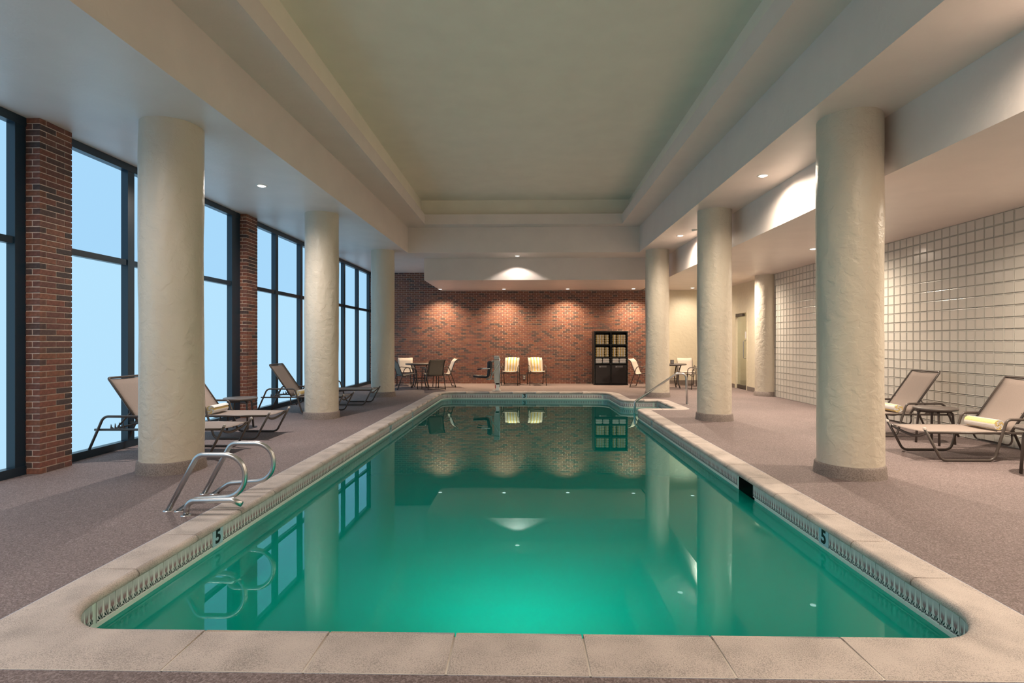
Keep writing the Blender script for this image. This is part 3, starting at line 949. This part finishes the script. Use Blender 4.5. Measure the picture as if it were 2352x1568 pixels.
# ------------------------------------------------------------------ loungers
def make_lounger():
    o = empty('chaise_lounge', (0, 0, 0))
    W = .355
    for s in (-1, 1):
        y = s * W
        mb = MB(); mb.tube(fillet([(0, y, .415), (.21, y, .018), (.86, y, .018), (1.02, y, .53), (1.60, y, .53), (1.83, y, .01)], [0, .10, .10, .07, .10, 0]), .0165, 10)
        mb.build('side_frame', M['brown'], o)
        mb = MB(); mb.tube([(.06, s * (W - .03), .362), (1.74, s * (W - .03), .352)], .016, 8); mb.build('seat_rail', M['brown'], o)
        mb = MB(); mb.lathe([(.019, .40), (.019, .425), (.010, .432)], 0.0, y, 10, cap_top=True); mb.build('end_cap', M['cap'], o)
    rows = []
    for i in range(11):
        x = .05 + 1.07 * i / 10
        rows.append([(x, -.325 + .65 * j / 8, .372 - .014 * math.sin(math.pi * j / 8)) for j in range(9)])
    mb = MB(); mb.sheet(rows, .004); mb.build('seat_sling', M['sling'], o)
    # curved strap bars under the sling
    for (x, sag, hw) in ((.04, .085, W), (.92, .05, W - .03)):
        mb = MB(); mb.tube([(x + .05 * math.sin(math.pi * t / 10), -hw + 2 * hw * t / 10, .365 - sag * math.sin(math.pi * t / 10)) for t in range(11)], .008, 6, ry=.018)
        mb.build('cross_strap', M['brown'], o)
    # backrest
    dx, dz, H = .47, .67, 1.10
    mb = MB(); mb.tube(fillet([(H, -.315, .36), (H + dx, -.315, .36 + dz), (H + dx, .315, .36 + dz), (H, .315, .36)], .025), .0155, 8); mb.build('back_frame', M['brown'], o)
    rows = []
    for i in range(9):
        t = .02 + .96 * i / 8
        rows.append([(H + dx * t + .012 * math.sin(math.pi * j / 6), -.305 + .61 * j / 6, .36 + dz * t - .009 * math.sin(math.pi * j / 6)) for j in range(7)])
    mb = MB(); mb.sheet(rows, .004); mb.build('back_sling', M['sling'], o)
    mb = MB(); mb.tube(fillet([(H + .17, -.28, .60), (H + .38, -.28, .37), (H + .38, .28, .37), (H + .17, .28, .60)], .04), .011, 8); mb.build('back_prop', M['brown'], o)
    # under-seat hoop and ratchets
    mb = MB(); mb.tube(fillet([(H + .03, -.30, .35), (H + .03, -.30, .19), (H + .03, .30, .19), (H + .03, .30, .35)], .09), .012, 8); mb.build('under_hoop', M['brown'], o)
    for s in (-1, 1):
        mb = MB()
        for q in range(4):
            x = H + .24 + .055 * q
            mb.poly([(x, s * .30, .365), (x + .05, s * .30, .365), (x + .042, s * .30, .425 + .03 * (3 - q) * .5), (x + .030, s * .30, .385)])
            mb.poly([(x, s * .292, .365), (x + .030, s * .292, .385), (x + .042, s * .292, .425 + .03 * (3 - q) * .5), (x + .05, s * .292, .365)])
        mb.build('ratchet', M['brown'], o)
    return o


proto = make_lounger()
lspots = [(5.04, 7.42, 0, 'taupe sling chaise lounge at the edge of the glass block wall holding a rolled towel'),
          (5.04, 9.24, 0, 'taupe sling chaise lounge half hidden by the column beside the glass block wall'),
          (-3.90, 7.48, math.pi, 'taupe sling chaise lounge behind the nearest window side column'),
          (-3.92, 8.80, math.pi, 'taupe sling chaise lounge with rolled towel beside the side table and brick pier'),
          (-3.74, 11.75, math.pi, 'taupe sling chaise lounge with towel behind the middle window side column'),
          (-3.60, 13.45, math.pi, 'farthest chaise lounge on the window side, beyond the middle column')]
for i, (x, y, rz, lb) in enumerate(lspots):
    o = proto if i == 0 else copy_tree(proto)
    o.location = (x, y, 0); o.rotation_euler = (0, 0, rz)
    tag(o, lb, 'lounge chair', 'sling chaise lounges around the pool')


def make_side_table():
    o = empty('side_table', (0, 0, 0))
    mb = MB(); mb.lathe([(.0, .505), (.262, .505), (.275, .512), (.275, .533), (.268, .54), (.0, .543)], n=36); mb.build('table_top', M['table'], o)
    for k in range(4):
        a = math.radians(45 + 90 * k)
        mb = MB(); mb.tube(fillet([(.02 * math.cos(a), .02 * math.sin(a), .47), (.205 * math.cos(a), .205 * math.sin(a), .48), (.235 * math.cos(a), .235 * math.sin(a), .005)], .05), .0165, 8); mb.build('leg', M['brown'], o)
    mb = MB()
    ring = [(.20 * math.cos(2 * math.pi * k / 24), .20 * math.sin(2 * math.pi * k / 24), .498) for k in range(25)]
    mb.tube(ring, .010, 6, cap=False); mb.build('support_ring', M['brown'], o)
    return o


st = make_side_table()
for i, (x, y, rz, lb) in enumerate([(6.10, 8.33, .35, 'round bronze side table between the two loungers by the glass block wall'), (5.90, 6.37, .5, 'round bronze side table cut off by the picture edge'), (-4.93, 9.52, .2, 'round bronze side table in front of the brick pier')]):
    o = st if i == 0 else copy_tree(st)
    o.location = (x, y, 0); o.rotation_euler = (0, 0, rz); tag(o, lb, 'side table', 'side tables beside the loungers')


# rolled towels
def towel_roll_mesh(seed):
    mb = MB(); turns, n = 3.3, 22; N_ = int(turns * n); th = .0165
    ro = .078; L2 = .225
    inn, out = [], []
    for k in range(N_ + 1):
        a = 2 * math.pi * k / n + seed; r = ro - (.020) * k / n
        out.append((r * math.cos(a), r * math.sin(a))); inn.append(((r - th) * math.cos(a), (r - th) * math.sin(a)))
    for k in range(N_):
        mi = 0 if (k // 4) % 2 else 1
        o0, o1, i0, i1 = out[k], out[k + 1], inn[k], inn[k + 1]
        P = lambda q, y: (q[0], y, q[1] * .92)
        b = len(mb.v)
        mb.v += [P(o0, -L2), P(o1, -L2), P(i1, -L2), P(i0, -L2), P(o0, L2), P(o1, L2), P(i1, L2), P(i0, L2)]
        for f in ((0, 1, 5, 4), (3, 7, 6, 2), (0, 3, 2, 1), (4, 5, 6, 7)): mb.face(tuple(b + q for q in f), mi)
    return mb.mesh('rolled_towel', [M['yellow'], M['white']])


tr = [towel_roll_mesh(.6), towel_roll_mesh(2.4)]
for i, (x, y, lb) in enumerate([(6.07, 7.43, 'rolled yellow and white towel on the lounger at the picture edge'), (6.04, 9.25, 'rolled yellow and white towel on the lounger behind the side table'), (-4.92, 8.79, 'rolled yellow and white towel on the lounger beside the brick pier'), (-4.74, 11.74, 'rolled yellow and white towel half hidden by the middle column')]):
    link('rolled_towel', tr[i % 2], None, (x, y, .438), (0, 0, [.06, -.04, .03, 0][i]), label=lb, cat='towel', group='rolled pool towels')


# ------------------------------------------------------------------ sling chairs and tables
def make_chair(sling):
    o = empty('sling_chair', (0, 0, 0))
    W = .285
    for s in (-1, 1):
        mb = MB(); mb.tube(fillet([(.29, s * W, .0), (.25, s * W, .66), (-.13, s * W, .71), (-.38, s * W, .0)], [0, .10, .12, 0]), .014, 8); mb.build('arm_leg_frame', M['brown'], o)
        rail = fillet([(.29, s * (W - .03), .485), (.23, s * (W - .03), .50), (-.19, s * (W - .03), .425), (-.36, s * (W - .03), .86), (-.46, s * (W - .03), .945)], [0, .04, .07, .14, 0], 5)
        mb = MB(); mb.tube(rail, .012, 7); mb.build('sling_rail', M['brown'], o)
    rail = fillet([(.285, 0, .488), (.23, 0, .506), (-.19, 0, .431), (-.355, 0, .866), (-.455, 0, .95)], [0, .04, .07, .14, 0], 5)
    rows = []
    for p in rail:
        rows.append([(p.x, (W - .03) * (-1 + 2 * j / 6), p.z - .010 * math.sin(math.pi * j / 6)) for j in range(7)])
    mb = MB(); mb.sheet(rows, .005); mb.build('sling', sling, o)
    mb = MB(); mb.tube([(-.375, -W, .03), (-.375, W, .03)], .012, 7); mb.build('stretcher', M['brown'], o)
    mb = MB(); mb.tube([(.20, -W, .44), (.20 - .02, 0, .40), (.20, W, .44)], .011, 7); mb.build('seat_brace', M['brown'], o)
    mb = MB(); mb.tube([(-.22, -W, .435), (-.22, W, .435)], .011, 7); mb.build('seat_brace', M['brown'], o)
    return o


ch_c = make_chair(M['sling_cream'])
R = math.radians
# rotation: 0 faces +x; -90 faces the camera
chairs = [(-.46, 19.45, -90 - 7, 0, 'cream sling chair with draped striped towel beside the pool lift'),
          (.46, 19.45, -90 + 8, 0, 'cream sling chair with draped striped towel in the middle of the brick wall'),
          (-4.12, 19.15, -78, 0, 'cream sling chair behind the round table facing the pool'),
          (-2.72, 18.55, 200, 0, 'cream sling chair at the round table with its side to the brick wall'),
          (-3.80, 17.75, 32, 1, 'bluish lit sling chair at the round table closest to the window'),
          (-2.92, 17.75, 118, 1, 'brown backed sling chair turned away at the round table'),
          (4.02, 18.62, -32, 0, 'cream sling chair between the towel cabinet and the far column'),
          (5.62, 19.25, -98, 0, 'cream sling chair against the cream wall behind the far table'),
          (5.62, 17.95, 178, 0, 'cream sling chair half hidden by the middle column at the far table')]
ch_d = None
first = True
for (x, y, a, kind, lb) in chairs:
    if kind == 0:
        o = ch_c if first else copy_tree(ch_c); first = False
    else:
        if ch_d is None: ch_d = make_chair(M['sling_dark']); o = ch_d
        else: o = copy_tree(ch_d)
    o.location = (x, y, 0); o.rotation_euler = (0, 0, R(a)); tag(o, lb, 'chair', 'sling armchairs along the far end')

# towels draped on the two chairs
rail = fillet([(-.145, 0, .44), (-.345, 0, .875), (-.445, 0, .962), (-.48, 0, .955), (-.475, 0, .80)], [0, .14, .03, .015, 0], 6)
rows = []
for p in [Vector((-.10, 0, .447))] + rail:
    rows.append([(.165 * (-1 + 2 * j / 6), -p.x, p.z + .006) for j in range(7)])
for i in (0, 1):
    x, y, a, _, _ = chairs[i]
    mb = MB(); mb.sheet([list(reversed(r)) for r in rows], .012)
    o = mb.build('striped_towel', M['towel_stripe'], None, label=('striped yellow towel draped on the chair beside the pool lift', 'striped yellow towel draped on the chair closer to the towel cabinet')[i], cat='towel', group='towels draped over chairs')
    o.location = (x, y, .004); o.rotation_euler = (0, 0, R(a + 90))
    mb2 = MB(); mb2.sheet([[(q[0], q[1] - .016, q[2] + .010) for q in reversed(r)] for r in rows[1:4]], .012); mb2.build('fold', M['towel_stripe'], o)


def make_round_table():
    o = empty('round_table', (0, 0, 0))
    mb = MB(); mb.lathe([(0, .755), (.47, .755), (.50, .765), (.50, .79), (.485, .80), (0, .803)], n=40); mb.build('table_top', M['table'], o)
    for k in range(4):
        a = R(45 + 90 * k); c, s = math.cos(a), math.sin(a)
        mb = MB(); mb.tube(fillet([(.36 * c, .36 * s, .75), (.26 * c, .26 * s, .45), (.24 * c, .24 * s, .25), (.34 * c, .34 * s, .0)], .08), .020, 8); mb.build('leg', M['brown'], o)
    mb = MB(); mb.tube([(.24 * math.cos(2 * math.pi * k / 24), .24 * math.sin(2 * math.pi * k / 24), .30) for k in range(25)], .010, 6, cap=False); mb.build('brace_ring', M['brown'], o)
    mb = MB(); mb.tube([(.34 * math.cos(2 * math.pi * k / 24), .34 * math.sin(2 * math.pi * k / 24), .745) for k in range(25)], .010, 6, cap=False); mb.build('apron_ring', M['brown'], o)
    return o


rt = make_round_table(); rt.location = (-3.46, 18.45, 0); tag(rt, 'round bronze dining table near the windows', 'table', 'round dining tables')
r2 = copy_tree(rt); r2.location = (4.85, 18.35, 0); tag(r2, 'round bronze dining table behind the far column by the cream wall', 'table', 'round dining tables')
mb = MB(); mb.rbox(-.05, .05, -.04, .04, 0, .13, .006); mb.box(-.035, .035, -.041, -.040, .02, .11, 1)
mb.build('napkin_box', [M['table'], M['plate']], None, loc=(4.80, 18.0, .803), label='small dark box on the table behind the far column', cat='box')

# ------------------------------------------------------------------ towel cabinet
cb = empty('towel_cabinet', (3.06, 19.47, 0), label='tall black open cabinet of towels against the brick wall', cat='cabinet')
CW, CD, CH = .595, .62, 1.90
zz = lambda y: (1410 - y) / 1215 * CH
def part(name, m, x0, x1, y0, y1, z0, z1, b=.003, p=cb):
    mb = MB(); mb.rbox(x0, x1, y0, y1, z0, z1, b); return mb.build(name, m, p)
part('side_panel', M['black'], -CW, -CW + .045, 0, CD, 0, CH); part('side_panel', M['black'], CW - .045, CW, 0, CD, 0, CH)
part('back_panel', M['black'], -CW + .045, CW - .045, CD - .02, CD, 0, CH)
part('top_panel', M['black'], -CW + .045, CW - .045, 0, CD - .02, CH - .05, CH)
part('bottom_panel', M['black'], -CW + .045, CW - .045, 0, CD - .02, 0, .05)
part('divider', M['black'], -.018, .018, .0, CD - .02, .05, CH - .05)
sh = [zz(495), zz(778), zz(920)]
for z in sh:
    for (a, b) in ((-CW + .045, -.018), (.018, CW - .045)): part('shelf', M['black'], a, b, .01, CD - .02, z - .035, z)
for (a, b, nm) in ((-CW + .055, -.028, 'divider'), (.028, CW - .055, 'door')):
    h = part('hamper_door', M['hamper'], a, b, .005, .03, .06, sh[2] - .06, .004)
    c = (a + b) / 2
    pl = part('label_plate', M['plate'], c - .13, c + .13, -.001, .006, sh[2] - .145, sh[2] - .085, .001, h)
    mb = MB(); mb.poly([(c - .12, -.0014, sh[2] - .138), (c - .08, -.0014, sh[2] - .138), (c - .10, -.0014, sh[2] - .095)]); mb.build('triangle_mark', M['paint_white'], pl)
# folded towels
def fold_mesh(w, h, m):
    mb = MB(); mb.rbox(-w / 2, w / 2, 0, .42, 0, h, .022)
    mb.rbox(-w / 2 + .004, w / 2 - .004, -.006, .3, h * .44, h * .98, .018)
    return mb.mesh('folded_towel', m)
fw, fn, fwh = fold_mesh(.305, .083, M['towel_fold']), fold_mesh(.135, .083, M['towel_fold']), fold_mesh(.235, .083, M['white'])
names = {0: 'top', 1: 'second'}
for r, z in enumerate((sh[0], sh[1])):
    for (xc, me_, wd) in ((-.375, fw, 'wide'), (-.135, fn, 'narrow'), (.120, fn, 'narrow'), (.372, fw, 'wide')):
        for k in range(4):
            side = 'left' if xc < 0 else 'right'
            pos = ('bottom', 'second lowest', 'third', 'topmost')[k]
            link('folded_towel', me_, None, (3.06 + xc, 19.50 + .006 * (k % 2), z + .001 + .085 * k), label='%s yellow striped towel, %s stack, %s cabinet shelf, %s half' % (pos, wd, names[r], side), cat='towel', group='striped towels stacked in the cabinet')
for j, xc in enumerate((-.42, -.165, .165, .42)):
    for k in range(2):
        link('folded_towel', fwh, None, (3.06 + xc, 19.50, sh[2] + .001 + .085 * k), label='%s grey white towel in stack %s from the windows on the lowest cabinet shelf' % (('bottom', 'upper')[k], ('first', 'second', 'third', 'fourth')[j]), cat='towel', group='plain towels stacked in the cabinet')

# ------------------------------------------------------------------ pool lift
lf = empty('pool_lift', (-.83, 17.12, 0), label='grey pool lift with navy seat standing at the far pool edge', cat='pool lift')
mb = MB(); mb.rbox(-.14, .12, -.12, .14, 0, .02, .004); mb.build('base_plate', M['lift'], lf)
mb = MB(); mb.rbox(-.045, .075, -.07, .07, .02, .25, .008); mb.build('foot', M['paint_white'], lf)
mb = MB()
for i, (z, a, b) in enumerate(((.20, -.05, .075), (.33, -.085, .075), (.95, -.085, .075))):
    mb.v += [(a, -.07, z), (b, -.07, z), (b, .07, z), (a, .07, z)]
for k in range(2):
    for j in range(4):
        i0 = k * 4 + j; i1 = k * 4 + (j + 1) % 4; mb.face((i0, i1, i1 + 4, i0 + 4))
mb.face((3, 2, 1, 0)); mb.face((8, 9, 10, 11)); mb.build('mast', M['lift'], lf)
mb = MB(); mb.rbox(-.09, .08, -.075, .075, .965, 1.08, .015); mb.build('mast_cap', M['lift'], lf)
mb = MB(); mb.tube([(.09, -.06, .12), (.09, -.06, 1.0)], .016, 8); mb.build('guide_tube', M['steel'], lf)
mb = MB(); mb.tube([(.05, -.085, .83), (-.20, -.085, .42)], .018, 6); mb.build('brace', M['lift'], lf)
mb = MB(); mb.tube(fillet([(-.07, 0, .92), (-.16, 0, .92), (-.17, 0, .36), (-.33, 0, .35)], .04), .022, 8); mb.build('carrier_arm', M['lift'], lf)
mb = MB(); mb.tube(fillet([(-.72, 0, .455), (-.34, 0, .43), (-.27, 0, .46), (-.235, 0, .72), (-.20, 0, .90)], [0, .05, .05, .1, 0], 5), .045, 8, ry=.20, up=(0, 1, 0)); mb.build('seat', M['lift_seat'], lf)
mb = MB(); mb.rbox(-.29, -.15, -.20, .20, .66, .93, .04); mb.build('backrest', M['lift_seat'], lf)
for s in (-1, 1):
    mb = MB(); mb.tube([(-.2, s * .23, .70), (-.48, s * .23, .685)], .014, 8); a = mb.build('armrest', M['paint_white'], lf)
    mb = MB(); mb.tube([(-.47, s * .23, .686), (-.60, s * .23, .665)], .020, 8); mb.build('grip', M['lift_seat'], a)
mb = MB(); mb.rbox(-.06, -.035, -.075, -.07, .08, .19, .001); mb.build('red_tag', M['red'], lf)

# ------------------------------------------------------------------ rails
def rail_obj(name, pts, r, rad, label, cat, group=None, plates=()):
    o = empty(name, (0, 0, 0), label=label, cat=cat, group=group)
    p0 = Vector(pts[0]); o.location = (p0.x, p0.y, 0)
    mb = MB(); mb.tube([q - Vector((p0.x, p0.y, 0)) for q in fillet(pts, rad, 9)], r, 14); mb.build('pipe', M['steel'], o)
    for (x, y) in plates:
        mb = MB(); mb.lathe([(r + .018, 0), (r + .016, .005), (r + .002, .007)], x - p0.x, y - p0.y, 20); mb.build('escutcheon', M['steel'], o)
    return o


for (y, dx, lb) in ((4.86, 0, 'looped stainless grab rail beside the fill spout'), (5.42, 0, 'looped stainless grab rail farther from the camera beside the pool')):
    rail_obj('grab_rail', [(-3.17 + dx, y, 0), (-2.90 + dx, y, .50), (-2.475 + dx, y, .50), (-2.475 + dx, y, .135), (-2.92 + dx, y, .105), (-3.07 + dx, y, 0)], .0225, [0, .09, .18, .18, .13, 0], lb, 'rail', 'looped grab rails', [(-3.17 + dx, y), (-3.07 + dx, y)])
rail_obj('fill_spout', [(-2.93, 4.735, 0), (-2.915, 4.735, .125), (-2.52, 4.735, .135), (-2.44, 4.735, .10)], .024, [0, .09, .05, 0], 'curved stainless fill spout pointing over the coping', 'spout', None, [(-2.93, 4.735)])
rail_obj('pool_handrail', [(3.95, 13.47, 0), (3.93, 13.47, .745), (3.70, 13.47, .745), (2.70, 13.47, .07), (2.65, 13.47, -.75)], .026, [0, .13, .10, .10, 0], 'bent stainless handrail at the pool entry steps', 'handrail', None, [(3.95, 13.47)])

# ------------------------------------------------------------------ small things
mb = MB(); mb.rbox(-.05, .05, -.012, 0, -.075, .075, .004); o = mb.build('wall_outlet', M['plate'], None, loc=(.02, YB - .006, .22), label='small grey outlet cover low on the brick wall between the chairs', cat='outlet')
mb = MB(); mb.box(-.03, .03, -.014, -.012, -.05, -.01); mb.box(-.03, .03, -.014, -.012, .01, .05); mb.build('socket', M['cap'], o)
for i, (x, w_, lb) in enumerate(((-1.62, .16, 'white deck marker plate behind the pool closest to the windows'), (-.95, .12, 'white deck marker plate at the foot of the pool lift'), (.05, .10, 'white deck marker plate behind the depth number three'), (.55, .26, 'long white deck marker plate in front of the chairs'), (1.86, .16, 'white deck marker plate closest to the towel cabinet'))):
    mb = MB(); mb.rbox(-w_ / 2, w_ / 2, -.04, .04, 0, .004, .001); mb.build('deck_marker', M['paint_white'], None, loc=(x, 16.86, .0065), label=lb, cat='deck marker', group='deck marker plates')
mb = MB(); mb.lathe([(.0, -.03), (.05, -.03), (.06, -.01), (.06, 0)], n=20); mb.build('smoke_detector', M['trim'], None, loc=(3.86, 12.6, ZC), label='small round detector on the soffit beside a downlight', cat='detector')
